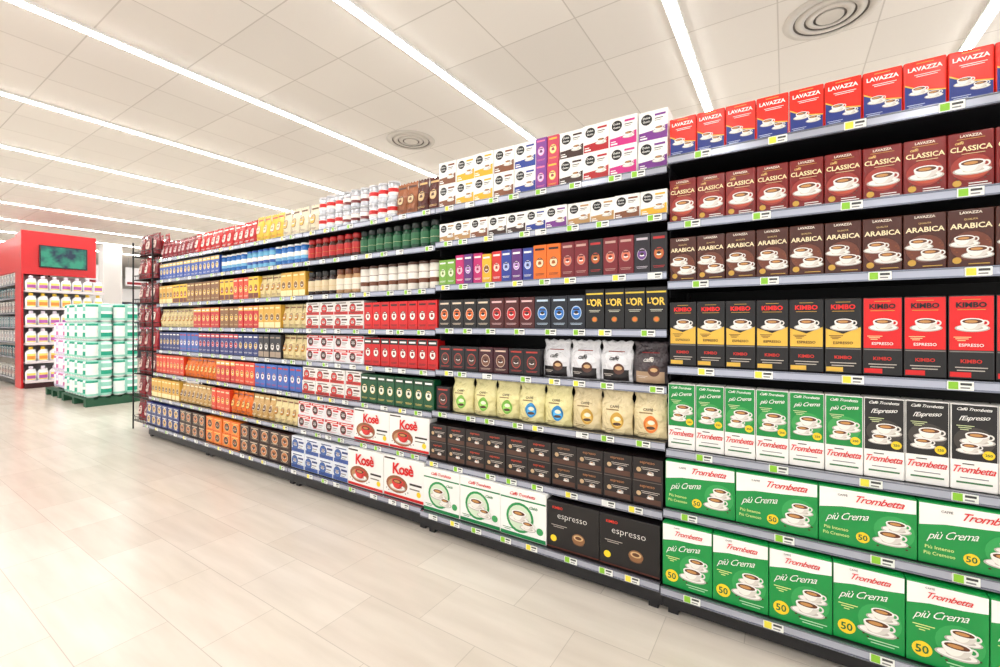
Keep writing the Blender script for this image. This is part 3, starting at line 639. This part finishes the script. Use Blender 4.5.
# pallets of shrink-wrapped paper rolls
def rollpack(key,wrapc,look,film,light):
    k=K[key]=Kind('paper_roll_pack',.36,.28,.3,look,'paper roll pack',shape='none')
    r=.0585
    w_,c_,l_=M(film,.12),M(wrapc,.12),M(light,.12)
    for ix in range(3):
        for iy in range(2):
            cx=(ix-1)*.118; cy=(iy-.5)*.15; odd=(ix+iy)%2
            k.root.lathe([(r*.45,.002),(r*.8,.008),(r*.97,.03),(r,.06),(r*.99,.12),(r*.95,.139),(r*.99,.158),(r,.22),(r*.96,.25),(r*.8,.269),(r*.45,.275)],
                         [l_,l_,w_,c_ if odd else l_,l_,l_,w_ if odd else l_,l_ if odd else c_,w_,l_,l_],cx,cy,16,1,1.27)
    k.root.bev(-.15,.15,-.118,.118,.012,.268,M(film,.12,0.,0.,0.,1),.035,3)
rollpack('rp_g',(24,160,128),'teal and white paper roll pack',(150,214,198),(240,247,245)); rollpack('rp_p',(214,120,170),'lilac and white paper roll pack',(222,206,236),(246,242,248))
PG=M((26,80,54),.6)
def pallet(cx,cy,w,d,lab,m):
    t=empty('pallet',(cx,cy,0),lab,'pallet')
    for j in range(5):
        b=MB(); y=-d/2+j*(d-.09)/4; b.box(-w/2,w/2,y,y+.09,.1,.12,m); obj('deck_board',b,t)
    for j in range(3):
        b=MB(); x=-w/2+j*(w-.1)/2; b.box(x,x+.1,-d/2,d/2,.0,.0995,m); obj('runner',b,t)
pallet(-8.95,2.41,1.14,.64,'green pallet under the teal and white roll packs',PG)
pallet(-10.15,2.5,.77,.77,'green pallet under the lilac and white roll packs',PG)
col_n=['left','middle','right']
def rr(): return random.uniform(-.03,.03)
for l in range(5):
    for i in range(3):
        for j in range(2):
            K['rp_g'].place(-9.325+i*.374+rr()*.05,2.255+j*.31,.1205+l*.2755,'teal and white roll pack, %s column %s, %s layer from floor'%(col_n[i],['front','rear'][j],ORD[l]),'teal paper roll packs on the pallet',rr()*.4)
for l in range(4):
    for i in range(2):
        for j in range(2):
            K['rp_p'].place(-10.335+i*.376,2.35+j*.31,.1205+l*.2755,'lilac and white roll pack, %s column %s, %s layer from floor'%(['left','right'][i],['front','rear'][j],ORD[l]),'lilac paper roll packs on the pallet',rr()*.4)
# far white cabinet
t=empty('wall_cabinet',(-19.5,6.3,0),'far white chilled cabinet behind the pallets','cabinet')
WM=M((240,240,242),.4)
b=MB(); b.box(-.5,.3,-2.2,2.2,1.95,2.4,WM); obj('canopy',b,t)
b=MB(); b.box(-.5,-.42,-2.2,2.2,0,1.949,M((150,154,162),.5)); obj('back_panel',b,t)
b=MB(); b.box(-.419,.4,-2.2,2.2,0,.55,M((60,60,66),.5)); obj('base',b,t)
for z in (.95,1.3,1.62):
    b=MB(); b.box(-.419,.2,-2.18,2.18,z-.03,z,WM); obj('shelf',b,t)
for q,(z,cols) in enumerate(((.55,['bt_b','bt_y']),(.95,['bt_p','bt_b']),(1.3,['bt_y','bt_p']),(1.62,['bt_b','bt_p']))):
    for j in range(24):
        c=cols[(j//4)%2]
        K[c].place(-19.42,4.3+j*.17,z+.0005,'%s in the far white cabinet'%K[c].look,'far bottles in the white cabinet',PI/2)
t=empty('pillar',(-15.6,4.4,0),'square white pillar behind the roll packs','pillar')
b=MB(); b.bev(-.2,.2,-.2,.2,0,ZC,M((226,224,222),.6),.01,1); obj('shaft',b,t)
b=MB(); b.box(-.22,.22,-.22,.22,0,.12,M((110,110,114),.5)); obj('base_collar',b,t)
for j,(yy,zz) in enumerate(((4.9,2.5),(5.9,2.5))):
    t=empty('hanging_sign',(-18.2,yy,ZC),'white hanging sign panel, %s of two above the far cabinet'%['left','right'][j],'sign','hanging sign panels')
    b=MB(); b.bev(-.015,.015,-.38,.38,-.9,-.3,M((232,232,236),.5),.003,1); b.box(.0151,.0155,-.34,.34,-.86,-.78,M((150,30,40),.5)); obj('panel',b,t)
    for s in (-.3,.3):
        b=MB(); b.box(-.004,.004,s-.004,s+.004,-.301,0,M((150,150,154),.4,.6)); obj('hanger_rod',b,t)
# ---------------------------------------------------------------- camera, world
cam=bpy.data.cameras.new('camera'); co=bpy.data.objects.new('camera',cam); C.objects.link(co); SC.camera=co
cam.sensor_width=36; cam.lens=442/1000*36; cam.shift_y=-.01; cam.clip_end=100; cam.clip_start=.02
co.location=(0,0,1.2); co.rotation_euler=(PI/2,0,math.radians(32.85))
w=bpy.data.worlds.new('world'); SC.world=w; w.use_nodes=True
w.node_tree.nodes['Background'].inputs['Color'].default_value=(1,.985,.965,1); w.node_tree.nodes['Background'].inputs['Strength'].default_value=1.4
